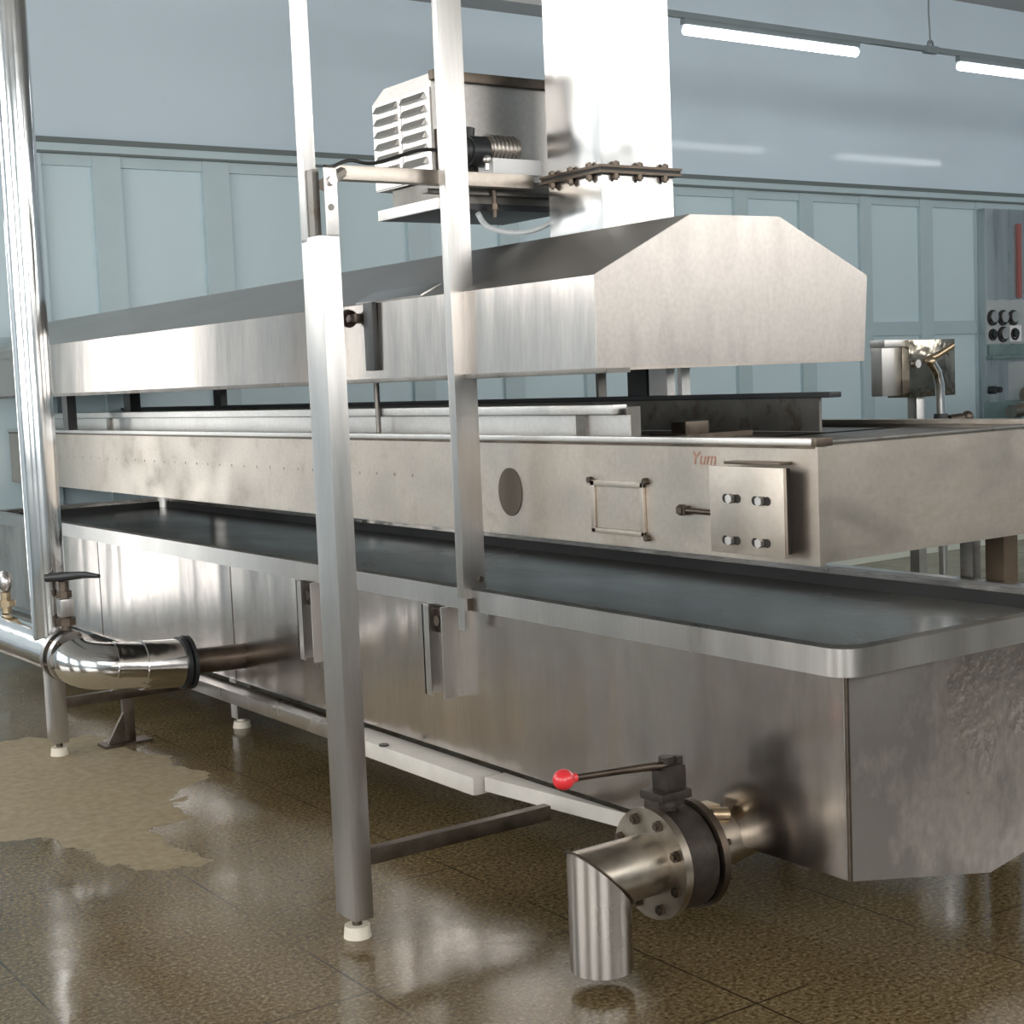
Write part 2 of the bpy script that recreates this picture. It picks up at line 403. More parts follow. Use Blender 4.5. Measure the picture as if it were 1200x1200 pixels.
ring_loft([rim_path(0.004, 0.797), rim_path(0.034, 0.797), rim_path(0.034, 0.867), rim_path(-0.010, 0.867), rim_path(-0.010, 0.800), rim_path(-0.006, 0.800), rim_path(-0.006, 0.860), rim_path(0.004, 0.860)]).build('rim', POSTM, tank, 40, 'satin folded steel rim')
# vertical fold seam at the corner and plate joints
MB().cyl((TX0+.003, TY0+.003, ZB), (TX0+.003, TY0+.003, 0.80), 0.006, seg=10).build('corner_weld', DARKST, tank)
for y in (6.05, 7.7): MB().box((TX0-.0015, y-.003, ZB+.005), (TX0+.001, y+.003, 0.797)).build('plate_seam', DARKST, tank, 0)
# U brackets hanging below the rim
for yc in (4.30, 5.24):
    b = MB()
    b.box((TX0-.062, yc+.055, 0.485), (TX0, yc+.063, 0.797)).box((TX0-.062, yc-.063, 0.485), (TX0, yc-.055, 0.797))
    b.box((TX0-.062, yc+.02, 0.485), (TX0-.056, yc+.063, 0.797))
    b.build('bracket', POSTM, tank, 0)
    MB().box((TX0-.03, yc-.055, 0.70), (TX0, yc+.055, 0.785), 0.006).cyl((TX0-.05, yc-.01, 0.745), (TX0-.03, yc-.01, 0.745), 0.018, seg=12).build('bracket_block', DARKST, tank)
# support rails, legs
MB().box((2.645, 4.94, 0.205), (2.735, 9.4, 0.262), 0.006).build('support_rail', STEEL, tank, 30)
MB().box((2.62, 4.03, 0.200), (2.735, 4.935, 0.262), 0.012).build('support_rail', GLINT, tank, 30, 'front part of the bottom rail, its glint painted off white')  # separate rail segment, bright reflection painted into its colour
MB().cyl((2.63, 4.62, 0.262), (2.63, 4.62, 0.268), 0.018, seg=12).build('rail_screw', BLACKM, tank)
MB().prism([(2.735,3.35),(2.735,4.015),(2.655,4.015)], 'z', 0.215, 0.262).build('rail_end', GLINT, tank, 0)
MB().box((3.78, 3.2, 0.205), (3.86, 9.2, 0.262), 0.006).build('support_rail', RAILM, tank, 30)
for (x, y) in ((2.87,6.35),(2.87,8.9),(3.66,3.62),(3.66,6.35),(3.66,8.9)):
    lg = MB().box((x-.035, y-.035, 0.045), (x+.035, y+.035, 0.262), 0.004).build('leg', POSTM, tank)
    MB().cyl((x, y, 0.0), (x, y, 0.03), 0.042, 0.036).cyl((x, y, 0.03), (x, y, 0.05), 0.02).build('foot', WHITEP, lg, 35, 'white plastic levelling foot')
MB().cyl((2.87, 6.35, 0.245), (2.87, 6.35, 0.262), 0.05, seg=20).build('leg_collar', DARKST, tank)
# water
wt = MB().box((TX0+.017, TY0+.013, 0.76), (TX1-.017, TY1-.017, 0.80)).build('tank_water', WATER, None, 0)
tag(wt, 'dark still water filling the long steel tank below the conveyor', 'water', kind='stuff')

# ------------------------------------------------------------------ the conveyor frame above the tank
BX0, BX1, BY0, BY1, BZ0, BZ1 = 2.85, 3.98, 2.70, 9.54, 1.036, 1.352
conv = thing('conveyor_frame', 'long open steel conveyor box over the water tank with bolted end plate', 'conveyor', (3.4, 6.0, 0))
MB().box((BX0, BY0, BZ0), (BX0+.02, BY1, BZ1)).build('side_plate', BEAMM, conv, 0)
MB().box((BX1-.02, BY0, BZ0), (BX1, BY1, BZ1)).build('side_plate', BEAMM, conv, 0)
MB().box((BX0+.02, BY0+.008, BZ0+.006), (BX1-.02, BY0+.02, BZ1)).build('end_plate', BEAMM, conv, 0)
MB().box((BX0+.02, BY0+.02, BZ0+.004), (BX1-.02, BY1, BZ0+.03)).build('bed', BLACKM, conv, 0)  # closing sheet made black to stand for shade under the conveyor
MB().box((BX0-.010, BY0+.01, BZ1-.002), (BX0+.045, BY1, BZ1+.014), 0.003).build('top_flange', RAILM, conv, 30, 'pale folded top edge of conveyor side')
MB().box((BX0-.011, BY0-.006, BZ1-.006), (BX0+.05, BY0+.012, BZ1+.016), 0.002).build('corner_cap', DARKST, conv)
MB().box((BX0+.05, BY0-.004, BZ1-.002), (BX1, BY0+.03, BZ1+.007), 0.002).build('end_edge', SHADEM, conv)
MB().box((BX0-.003, BY0+.01, BZ1-.012), (BX0, BY1, BZ1-.004)).build('shade_strip', DARKST, conv, 0)  # dark strip standing in for the shade under the top flange
MB().box((BX1-.06, BY0+.02, BZ1-.002), (BX1, BY1, BZ1+.012)).build('top_flange', BEAMM, conv, 0)
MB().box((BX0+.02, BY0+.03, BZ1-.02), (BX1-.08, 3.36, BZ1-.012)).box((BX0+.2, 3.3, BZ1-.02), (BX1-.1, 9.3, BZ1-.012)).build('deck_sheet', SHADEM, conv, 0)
# near guard
GX = 2.97
MB().box((GX, 3.60, BZ1-.01), (GX+.012, BY1, 1.425)).build('guard', RAILM, conv, 0, 'pale steel splash guard')
MB().box((GX-.03, 3.64, 1.428), (GX+.03, BY1, 1.458), 0.004).build('guard_cap', RAILM, conv, 30)
for y in (3.80, 8.05): MB().box((GX-.012, y, BZ1), (GX, y+.05, 1.428)).build('guard_clip', SHADEM, conv, 0)
MB().box((GX+.01, 3.60, BZ1), (GX+.05, 3.62, 1.45)).build('guard_end', SHADEM, conv, 0)
# far guard, dark with a black top rail
FX = 3.60
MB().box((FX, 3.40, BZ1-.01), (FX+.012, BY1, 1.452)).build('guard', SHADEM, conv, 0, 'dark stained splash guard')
MB().box((FX-.015, 3.34, 1.450), (FX+.04, BY1, 1.468), 0.003).build('guard_rail', BLACKM, conv)
MB().box((3.16, 3.55, BZ1-.01), (3.26, 3.62, 1.395), 0.006).box((3.12, 3.50, BZ1-.011), (3.40, 3.68, BZ1+.005)).build('bearing_block', DARKST, conv)
# hatch, oval, slot, bolts on the near side
OV = MB(); 
OV.prism([(4.078+.067*math.cos(2*math.pi*k/32), 1.178+.080*math.sin(2*math.pi*k/32)) for k in range(32)], 'x', BX0-.003, BX0-.0005)
OV.build('oval_port', mat('dull worn cover', (0.10,0.08,0.06), 0.6, 0.3), conv, 20, 'dark oval cover')
fr = MB()
for (a, b, c, d) in ((3.385,3.635,1.215,1.232),(3.385,3.635,1.072,1.086),(3.385,3.400,1.072,1.232),(3.615,3.635,1.072,1.232)): fr.box((BX0-.012, a, c), (BX0-.0005, b, d), 0.002)
h = fr.build('hatch_frame', BEAMM, conv, 30)
MB().box((BX0-.005, 3.402, 1.087), (BX0-.0004, 3.614, 1.214)).build('hatch_cover', BEAMM, h, 0)
for (y, z) in ((3.378,1.236),(3.378,1.068),(3.642,1.232)): MB().cyl((BX0-.014, y, z), (BX0, y, z), 0.010, seg=10).build('hatch_screw', DARKST, h)
MB().box((BX0-.004, 8.65, 1.11), (BX0-.0004, 8.74, 1.23)).build('slot', DARKST, conv, 0)
rv = MB().cyl((BX0-.002, 4.7, 1.215), (BX0, 4.7, 1.215), 0.005, seg=8).build('rivet', BEAMM, conv)
for k in range(1, 34):
    q = rv.copy(); COL.objects.link(q); q.location.y = rv.location.y + 0.13*k
    # rivet mesh is built relative to the conveyor origin, so only the offset changes
# motor mounting plate with four slotted bolts
pl = MB().box((2.790, 2.765, 1.058), (2.802, 3.045, 1.293), 0.002).build('bearing_plate', BEAMM, conv, 30)
MB().box((2.802, 2.80, 1.062), (BX0, 2.815, 1.288)).box((2.802, 3.03, 1.062), (BX0, 3.04, 1.288)).box((2.802, 2.80, 1.270), (BX0, 3.04, 1.288)).build('plate_spacer', HOLE, pl, 0)
MB().box((2.803, 2.79, 1.298), (BX0, 3.00, 1.306), 0.002).build('plate_lip', DARKST, pl)
for (y, z) in ((2.958,1.207),(2.846,1.205),(2.963,1.094),(2.850,1.094)):
    MB().box((2.7885, y-.022, z-.011), (2.791, y+.024, z+.011), 0.001).cyl((2.7885, y+.024, z), (2.791, y+.024, z), 0.012, seg=14).cyl((2.7885, y-.022, z), (2.791, y-.022, z), 0.012, seg=14).build('bolt_slot', HOLE, pl, 0)
    MB().cyl((2.776, y, z), (2.790, y, z), 0.013, seg=6).build('bolt', RAILM, pl, 20)
MB().cyl((2.835, 3.045, 1.158), (2.835, 3.205, 1.160), 0.008, seg=12).build('adjusting_rod', DARKST, conv)
MB().cyl((2.835, 3.200, 1.160), (2.835, 3.222, 1.160), 0.016, seg=6).box((2.826, 3.19, 1.147), (BX0, 3.2, 1.172)).build('rod_nut', DARKST, conv, 20)
# red marker scribble on the side plate
tx = bpy.data.curves.new('marker_writing', 'FONT'); tx.body = 'Yum'; tx.size = 0.055; tx.shear = 0.3; tx.extrude = 0.0002; tx.materials.append(REDINK)
tmp = bpy.data.objects.new('tmp', tx); COL.objects.link(tmp); bpy.context.view_layer.update()
wm = bpy.data.meshes.new_from_object(tmp.evaluated_get(bpy.context.evaluated_depsgraph_get())); bpy.data.objects.remove(tmp)
wm.materials.clear(); wm.materials.append(REDINK)
to = bpy.data.objects.new('marker_writing', wm); COL.objects.link(to); to.parent = conv
to.location = Vector((BX0-.0012, 3.185, 1.290)) - parent_world(conv); to.rotation_euler = (math.radians(90), 0, math.radians(-90))
# columns on the far side carrying the conveyor
for y in (2.96, 6.0, 8.9):
    c_ = MB().box((3.90, y-.035, 0.03), (3.97, y+.035, BZ0), 0.004).build('column', mat('brown stained column steel', (0.10,0.07,0.045), 0.5, 0.5, var=0.3) if y == 2.96 else POSTM, conv)
    MB().cyl((3.935, y, 0), (3.935, y, 0.035), 0.045).build('foot', WHITEP, c_)
MB().box((3.91, 3.05, 0.02), (3.95, 3.10, BZ0), 0.003).build('brace', SHADEM, conv)

# ------------------------------------------------------------------ the hood
HY0, HY1 = 3.407, 9.35
hood = thing('extraction_hood', 'long gabled stainless steel extraction hood above the conveyor', 'hood', (3.26, 5.8, 1.57))
prof = [(2.697,1.572),(2.702,1.838),(3.074,2.018),(3.445,2.022),(3.842,1.842),(3.822,1.570)]
inner = [(3.812,1.572),(3.830,1.838),(3.442,2.012),(3.078,2.008),(2.714,1.832),(2.709,1.572)]
MB().prism(prof+inner, 'y', HY0, HY1).build('shell', HOODM, hood, 0)
ROOFM = mat('dull roof sheet steel', (0.50,0.48,0.46), 0.42, 1, var=0.05, vscale=(5,1.5,5), bump=0.05, bscale=(1.2,1.2,1.2))
MB().prism([(2.7005,1.8385),(3.0735,2.0195),(3.0735,2.0175),(2.703,1.8365)], 'y', HY0-.003, HY1).build('roof_sheet', ROOFM, hood, 0)
HENDM = mat('hazy hood end steel', (0.51,0.47,0.44), 0.36, 1, var=0.06, vscale=(14,14,3), rvar=0.05, bump=0.25, bscale=(60,60,12), bdist=0.002, fine=0.06)
MB().prism(prof, 'y', HY0-.004, HY0).build('end_panel', HENDM, hood, 0)
MB().prism(prof, 'y', HY1, HY1+.004).build('end_panel', HOODM, hood, 0)
MB().box((2.688, HY0-.03, 1.556), (2.712, HY1, 1.572), 0.002).box((2.712, HY0-.03, 1.556), (2.80, HY0+.02, 1.570)).build('drip_edge', SHADEM, hood)
MB().box((2.712, HY0-.003, 1.563), (3.822, HY0+.012, 1.575)).build('lower_lip', BEAMM, hood, 0)
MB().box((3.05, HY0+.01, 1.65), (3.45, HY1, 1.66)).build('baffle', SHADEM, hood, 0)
MB().box((2.680, 4.64, 1.60), (2.70, 4.705, 1.84), 0.004).build('bracket', BLACKM, hood)  # flat black block painted in as the latch bracket's shadow and reflection
MB().disc_ring((2.66, 4.775, 1.79), (0,1,0.2), 0.016, 0.032, 0.02, 20).box((2.66, 4.72, 1.775), (2.70, 4.83, 1.805), 0.003).build('latch', DARKST, hood)
MB().box((2.705, 4.35, 1.835), (2.80, 4.80, 1.868), 0.004, Matrix.Rotation(math.radians(-25.0), 3, 'Y')).build('roof_clip', POSTM, hood)
# hangers between hood and conveyor
MB().cyl((2.975, 5.145, 1.458), (2.975, 5.145, 1.572), 0.011, seg=12).build('rod', DARKST, hood)
MB().cyl((2.930, 5.065, 1.360), (2.930, 5.065, 1.572), 0.010, seg=12).build('rod', SHADEM, hood)
for (y, w, mt) in ((4.36, .055, BLACKM), (4.60, .008, SHADEM), (4.12, .012, RAILM), (4.24, .05, RAILM), (8.15, .05, BLACKM)):
    MB().box((FX+.045, y-w, 1.46), (FX+.085, y+w, 1.60)).build('strut', mt, hood, 0)
MB().box((3.10, 8.10, 1.365), (3.16, 8.20, 1.60)).build('strut', BLACKM, hood, 0)
MB().box((2.75, 8.12, 1.37), (2.80, 8.2, 1.60)).build('strut', BLACKM, hood, 0)

# chimney duct
CX0, CX1, CY0, CY1 = 3.101, 3.405, 3.85, 4.14
duct = thing('exhaust_duct', 'bright square sheet metal exhaust duct rising from hood roof', 'duct', (3.253, 3.99, 2.01))
MB().box((CX0, CY0, 2.008), (CX1, CY1, 2.200), 0.004).build('lower_section', DUCTM, duct, 30)
MB().box((CX0, CY0, 2.226), (CX1, CY1, ZC-.001), 0.004).build('upper_section', DUCTM, duct, 30)
MB().box((CX0-.022, CY0-.022, 2.200), (CX1+.022, CY1+.022, 2.208)).box((CX0-.022, CY0-.022, 2.218), (CX1+.022, CY1+.022, 2.226)).build('flange', DARKST, duct, 0)
MB().box((CX0-.018, CY0-.018, 2.208), (CX1+.018, CY1+.018, 2.218)).build('gasket', RUBBER, duct, 0)
for (x, y) in ((3.15,CY0-.012),(3.25,CY0-.012),(3.36,CY0-.012),(CX0-.012,3.9),(CX0-.012,4.0),(CX0-.012,4.1),(CX1+.012,3.95)):
    MB().cyl((x, y, 2.178), (x, y, 2.240), 0.006, seg=8).cyl((x, y, 2.184), (x, y, 2.200), 0.012, seg=6).cyl((x, y, 2.226), (x, y, 2.236), 0.012, seg=6).build('flange_bolt', DARKST, duct, 20)

# ------------------------------------------------------------------ posts
def foot(x, y, root):
    MB().cyl((x, y, 0.0), (x, y, 0.035), 0.040, 0.036).build('foot', WHITEP, root, 35, 'cream plastic levelling foot')
    MB().cyl((x, y, 0.035), (x, y, 0.062), 0.014, seg=14).build('foot_stem', DARKST, root)
def frame_post(px, py, top, label):
    r = thing('support_post', label, 'post', (px, py, 0), 'square steel support posts beside the tank')
    MB().box((px-.03, py-.035, 0.058), (px+.03, py+.075, 1.955), 0.004).build('lower_post', POSTM, r)
    MB().box((px-.03, py+.035, 1.94), (px+.005, py+.075, top), 0.003).build('upper_post', POSTM, r)
    MB().box((px-.008, py-.035, 1.955), (px+.030, py-.029, 2.135), 0.002).box((px+.024, py-.03, 1.955), (px+.030, py+.03, 2.135), 0.002).build('joint_plate', RAILM, r)
    MB().box((px-.026, py+.0, 1.955), (px-.006, py+.034, 2.135)).build('inner_sleeve', SHADEM, r, 0)
    MB().cyl((px+.012, py-.048, 2.10), (px+.012, py-.034, 2.10), 0.013, seg=14).build('bolt', RAILM, r, 20)
    MB().cyl((px+.008, py-.037, 2.03), (px+.008, py-.034, 2.03), 0.009, seg=14).build('bolt_hole', SHADEM, r, 20)
    MB().box((px+.03, py-.02, 0.205), (2.642, py+.015, 0.25), 0.003).build('cross_member', DARKST, r, 30, 'dark steel foot tie running under the tank')
    foot(px, py+.01, r); return r
p1 = frame_post(1.972, 3.655, 3.6, 'nearest square steel post, standing in front of the tank with a bolted splice')
p2 = frame_post(2.048, 6.430, 3.6, 'farther square steel post, standing behind the tall shiny pipe by its elbow')
mp = thing('hanging_post', 'slim steel angle post fixed to the outer face of the tank rim', 'post', (2.69, 4.1, 0.73))
MB().box((2.652, 4.085, 0.840), (2.740, 4.125, 3.6), 0.003).box((2.652, 4.0851, 0.735), (2.664, 4.1249, 0.845)).build('angle', POSTM, mp, 30)
MB().box((2.664, 4.09, 0.80), (2.6855, 4.12, 0.84)).build('rim_lug', DARKST, mp, 0)
MB().cyl((2.72, 4.078, 0.90), (2.72, 4.086, 0.90), 0.010, seg=8).build('bolt', DARKST, mp, 20)

# ------------------------------------------------------------------ motor platform, box and motor
plat = thing('motor_platform', 'steel bar and tray platform joining the posts and the duct', 'platform', (2.75, 4.2, 2.15))
MB().box((2.33, 4.19, 2.192), (3.078, 4.235, 2.238), 0.003).build('bar', BEAMM, plat)
a = Vector((2.0, 3.69, 2.10)); 
MB().tube([(2.005, 3.70, 2.10), (2.34, 4.20, 2.215)], 0.018, 8).build('stay', BEAMM, plat)
MB().box((2.77, 4.30, 2.128), (3.30, 4.70, 2.150), 0.003).build('tray', BLACKM, plat)
MB().box((2.758, 4.30, 2.128), (2.770, 4.70, 2.165), 0.002).build('tray_edge', RAILM, plat)
MB().box((2.70, 4.27, 2.175), (3.30, 4.31, 2.190), 0.003).box((2.80, 4.31, 2.150), (3.28, 4.66, 2.232)).build('tray_frame', SHADEM, plat)
MB().cyl((2.96, 4.26, 2.10), (2.96, 4.26, 2.19), 0.009, seg=10).cyl((2.96, 4.26, 2.125), (2.96, 4.26, 2.145), 0.016, seg=6).build('hanging_bolt', DARKST, plat, 20)

box = thing('motor_housing', 'louvred stainless steel housing on the platform left of the duct', 'housing', (3.0, 4.55, 2.235))
MB().prism([(4.35,2.235),(4.35,2.585),(4.66,2.585),(4.74,2.545),(4.74,2.235)], 'x', 2.782, 3.30).build('shell', mat('grey housing steel', (0.42,0.40,0.385), 0.38, 1, var=0.08, vscale=(6,6,1.5), fine=0.06), box, 0)
MB().box((2.775, 4.325, 2.560), (3.31, 4.352, 2.592), 0.002).build('top_flange', DARKST, box)
lv = MB().box((2.776, 4.356, 2.24), (2.782, 4.735, 2.54))
for c0, c1 in ((4.385, 4.53), (4.565, 4.71)):
    for k in range(6):
        z = 2.29+.043*k
        lv.prism([(2.776,z),(2.776,z+.024),(2.760,z)], 'y', c0, c1)
lv.box((2.773, 4.54, 2.24), (2.776, 4.555, 2.54))
lv.build('louvre_panel', RAILM, box, 0, 'pale louvred vent panel')
MB().box((2.79, 4.338, 2.24), (2.87, 4.3495, 2.40), 0.003).build('junction_cover', DARKST, box)
mo = thing('gear_motor', 'small dark gear motor sitting on the platform bar before the louvred housing', 'motor', (2.95, 4.26, 2.238))
MB().cyl((2.86, 4.27, 2.318), (2.93, 4.27, 2.318), 0.052, seg=20).sph((2.858, 4.27, 2.318), 0.046, (0.5,1,1)).cyl((2.87,4.27,2.36),(2.875,4.27,2.395),0.02).build('gearbox', BLACKM, mo)
MB().cyl((2.93, 4.27, 2.330), (3.06, 4.27, 2.330), 0.042, seg=24).build('motor_body', BEAMM, mo)
fs = MB()
for k in range(7): fs.disc_ring((2.945+.016*k, 4.27, 2.330), (1,0,0), 0.040, 0.050, 0.004, 24)
fs.build('cooling_fins', POSTM, mo)
MB().box((2.925, 4.21, 2.240), (3.13, 4.30, 2.292), 0.005).build('base_cover', WHITEM, mo, 30, 'white cover box')
MB().sph((2.905, 4.215, 2.285), 0.016).cyl((2.905,4.215,2.25),(2.905,4.215,2.285),0.008).build('grease_fitting', RAILM, mo)

def cable(name, label, pts, r, m_, group=None):
    # smooth Catmull-Rom through pts
    P = [Vector(p) for p in pts]; out = []
    for i in range(len(P)-1):
        p0, p1_, p2_, p3 = P[max(i-1,0)], P[i], P[i+1], P[min(i+2,len(P)-1)]
        for k in range(8):
            t = k/8
            out.append(0.5*((2*p1_)+(-p0+p2_)*t+(2*p0-5*p1_+4*p2_-p3)*t*t+(-p0+3*p1_-3*p2_+p3)*t**3))
    out.append(P[-1])
    return tag(MB().tube(out, r, 8).build(name, m_, None), label, 'cable', group)
cable('power_cable', 'thin black cable running from the louvred housing to the near post', [(2.79,4.345,2.33),(2.72,4.36,2.325),(2.55,4.35,2.275),(2.40,4.25,2.262),(2.20,4.0,2.20),(2.01,3.70,2.15)], 0.006, RUBBER)
cable('sleeve_cable', 'pale grey cable looping below the motor tray to the duct', [(2.93,4.32,2.12),(2.98,4.33,2.075),(3.08,4.30,2.055),(3.16,4.25,2.075),(3.20,4.155,2.13)], 0.010, CREAM)

# ------------------------------------------------------------------ drain valve at the front
VY, VZ = 2.955, 0.276
val = thing('drain_valve', 'flanged butterfly drain valve with red knob lever and mitred outlet pipe', 'valve', (2.5, VY, 0))
# mitred elbow: vertical pipe cut obliquely and horizontal pipe
def mitre(mb, cx, cz, r, seg=40):
    b = mb.b; V0, V1, V2 = [], [], []
    for k in range(seg):
        a = 2*math.pi*k/seg; dx, dy = r*math.cos(a), r*math.sin(a)
        V0.append(b.verts.new((cx+dx, VY+dy, 0.040)))
        V1.append(b.verts.new((cx+dx, VY+dy, cz-dx)))     # plane x+z const: outer side high
    return V0, V1
vp = MB(); A, B = mitre(vp, 2.29, VZ, 0.081)
for k in range(40): vp.b.faces.new((A[k], A[(k+1) % 40], B[(k+1) % 40], B[k]))
vp.build('outlet_pipe', STEEL, val, 60, 'vertical mitred outlet pipe ending just above the floor')
hp = MB(); seg = 40; R1, R2 = [], []
for k in range(seg):
    a = 2*math.pi*k/seg; dx, dy = 0.081*math.cos(a), 0.081*math.sin(a)
    R1.append(hp.b.verts.new((2.29+dx, VY+dy, VZ-dx))); R2.append(hp.b.verts.new((2.462, VY+dy, VZ-dx)))
for k in range(seg): hp.b.faces.new((R1[k], R1[(k+1) % seg], R2[(k+1) % seg], R2[k]))
hp.build('elbow_pipe', VALVM, val, 60)
MB().tube([(2.29+.083*math.cos(2*math.pi*k/40), VY+.083*math.sin(2*math.pi*k/40), VZ-.083*math.cos(2*math.pi*k/40)) for k in range(41)], 0.004, 6, False).build('weld_bead', DARKST, val)
f1 = MB().disc_ring((2.470, VY, VZ), (1,0,0), 0.075, 0.146, 0.024).build('flange', VALVM, val)
MB().disc_ring((2.535, VY, VZ), (1,0,0), 0.06, 0.137, 0.090).build('valve_body', IRONM, val)
MB().disc_ring((2.488, VY, VZ), (1,0,0), 0.08, 0.132, 0.010).disc_ring((2.580, VY, VZ), (1,0,0), 0.08, 0.130, 0.010).build('gasket', RUBBER, val)
f2 = MB().disc_ring((2.602, VY, VZ), (1,0,0), 0.07, 0.146, 0.022).build('flange', DARKST, val)
for k in range(8):
    a = math.radians(22.5+45*k); y = VY+.120*math.cos(a); z = VZ+.120*math.sin(a)
    MB().cyl((2.440, y, z), (2.640, y, z), 0.0085, seg=10).cyl((2.446, y, z), (2.458, y, z), 0.015, seg=6).cyl((2.611, y, z), (2.626, y, z), 0.016, seg=6).build('bolt', DARKST, val, 20)
MB().cyl((2.611, VY, VZ+.01), (2.80, VY, VZ+.02), 0.085, 0.070).build('inlet_pipe', VALVM, val)
MB().box((2.62, VY-.03, VZ+.055), (2.69, VY+.03, VZ+.12), 0.01).cyl((2.63,VY-.02,VZ+.10),(2.70,VY-.04,VZ+.09),0.02).build('inlet_lug', BRASS, val)
MB().cyl((2.526, VY, VZ+.11), (2.526, VY, 0.455), 0.030, 0.024).cyl((2.526, VY, 0.425), (2.526, VY, 0.445), 0.045, seg=20).build('neck', IRONM, val)
MB().box((2.470, VY-.045, 0.440), (2.575, VY+.045, 0.464), 0.006).box((2.470, VY-.03, 0.41), (2.505, VY+.03, 0.442), 0.006).build('notch_plate', IRONM, val)
MB().box((2.500, VY-.032, 0.462), (2.565, VY+.032, 0.53), 0.010).box((2.555, VY-.012, 0.44), (2.585, VY+.03, 0.52), 0.006).cyl((2.526, VY, 0.50), (2.526, VY, 0.55), 0.02, seg=12).cyl((2.560, VY-.01, 0.52), (2.560, VY-.01, 0.548), 0.012, seg=8).build('lever_head', IRONM, val)
lv_ = MB().tube([(2.53, VY-.005, 0.525), (2.47, VY, 0.532), (2.36, VY, 0.540), (2.205, VY, 0.550)], [0.013,0.011,0.0095,0.009], 12).build('lever', DARKST, val)
MB().sph((2.190, VY, 0.551), 0.028, (1.0,1,0.95), 24).cyl((2.205, VY, 0.550), (2.228, VY, 0.549), 0.016, 0.012).build('knob', RED, lv_, 60, 'red round plastic knob')

# ------------------------------------------------------------------ left pipework
def arcpts(p, c, q, n=8):
    p, c, q = Vector(p), Vector(c), Vector(q)
    return [((1-t)**2)*p + 2*t*(1-t)*c + t*t*q for t in [k/n for k in range(n+1)]]
A0, A1 = Vector((1.825, 6.90, 0.575)), Vector((1.988, 6.10, 0.495))      # horizontal run, far and near end
AX = (A1-A0).normalized()
pw = thing('supply_pipe', 'tall polished steel riser pipe with horizontal run and elbow feeding the tank', 'pipe', (1.97, 6.2, 0.4))
MB().cyl((1.968, 6.205, 0.51), (1.968, 6.205, ZC-.001), 0.073, seg=40).build('riser', CHROME, pw, 60)
MB().cyl(A0, A1, 0.086, seg=40).build('horizontal_run', CHROME, pw, 60)
MB().disc_ring(A1, AX, 0.07, 0.108, 0.022).build('flange', POSTM, pw)
MB().disc_ring(A1+AX*0.055, AX, 0.07, 0.108, 0.022).build('flange', POSTM, pw)
MB().cyl(A1, A1+AX*0.055, 0.09).build('valve_ring', DARKST, pw)
E0 = A1+AX*0.06
el = arcpts(E0, (2.00, 5.985, 0.455), (2.14, 5.98, 0.440)) + [Vector((2.27, 5.98, 0.424))]
MB().tube(el, 0.098, 32).build('elbow', CHROME, pw, 60)
MB().cyl((2.262, 5.98, 0.425), (2.282, 5.98, 0.423), 0.104, seg=36).cyl((2.28, 5.98, 0.423), (2.43, 5.98, 0.412), 0.102, seg=36).cyl((2.135, 5.98, 0.440), (2.150, 5.98, 0.438), 0.102, seg=36).build('elbow_sleeve', CHROME, pw, 40)
MB().disc_ring((2.442, 5.98, 0.411), (1,0,0), 0.05, 0.112, 0.018).disc_ring((2.468, 5.98, 0.410), (1,0,0), 0.05, 0.116, 0.016).build('end_flange', BLACKM, pw)
MB().cyl((2.46, 5.98, 0.410), (2.7195, 5.98, 0.40), 0.055, seg=24).build('tank_nozzle', DARKST, pw)
R_ = AX.to_track_quat('Z', 'Y').to_matrix()
for k in range(6):
    a = math.radians(60*k+15); v = R_ @ Vector((0.096*math.cos(a), 0.096*math.sin(a), 0))
    MB().cyl(A1+v-AX*0.025, A1+v+AX*0.08, 0.007, seg=8).build('bolt', DARKST, pw, 20)
VX = A1+AX*0.027
bv = thing('lever_valve', 'butterfly valve stem with black handle above the shiny pipe elbow', 'valve', (VX.x, VX.y, 0.60))
def V_(dx, dy, z): return (VX.x+dx, VX.y+dy, z)
MB().cyl(V_(0,0,0.60), V_(0,0,0.80), 0.020, seg=16).cyl(V_(0,0,0.62), V_(0,0,0.65), 0.042, seg=8).cyl(V_(0,0,0.735), V_(0,0,0.76), 0.032, seg=8).build('stem', DARKST, bv)
MB().box(V_(-.028,-.028,0.655), V_(.028,.028,0.730), 0.01).build('gear_case', POSTM, bv)
MB().tube([V_(-.05,.06,0.815), V_(0,0,0.820), V_(.05,-.12,0.832), V_(.08,-.20,0.830)], [0.018,0.020,0.014,0.008], 10).build('handle', BLACKM, bv, 60)
sv = thing('brass_valve', 'small brass valve on the shiny pipe at the left edge', 'valve', (1.90, 6.57, 0.63))
MB().cyl((1.90, 6.57, 0.630), (1.90, 6.57, 0.72), 0.022).cyl((1.90, 6.57, 0.66), (1.90, 6.57, 0.685), 0.042, seg=8).build('body', BRASS, sv)
MB().sph((1.90, 6.57, 0.765), 0.05, (0.6,1,1)).build('gauge', POSTM, sv)
MB().box((2.335, 6.415, 0.012), (2.385, 6.445, 0.204), 0.003).build('brace_leg', DARKST, p2)
MB().prism([(2.26,0.012),(2.335,0.012),(2.335,0.14)], 'y', 6.42, 6.44).build('gusset', DARKST, p2, 0)
MB().box((2.23, 6.38, 0.0), (2.45, 6.48, 0.012)).build('base_plate', DARKST, p2, 0)

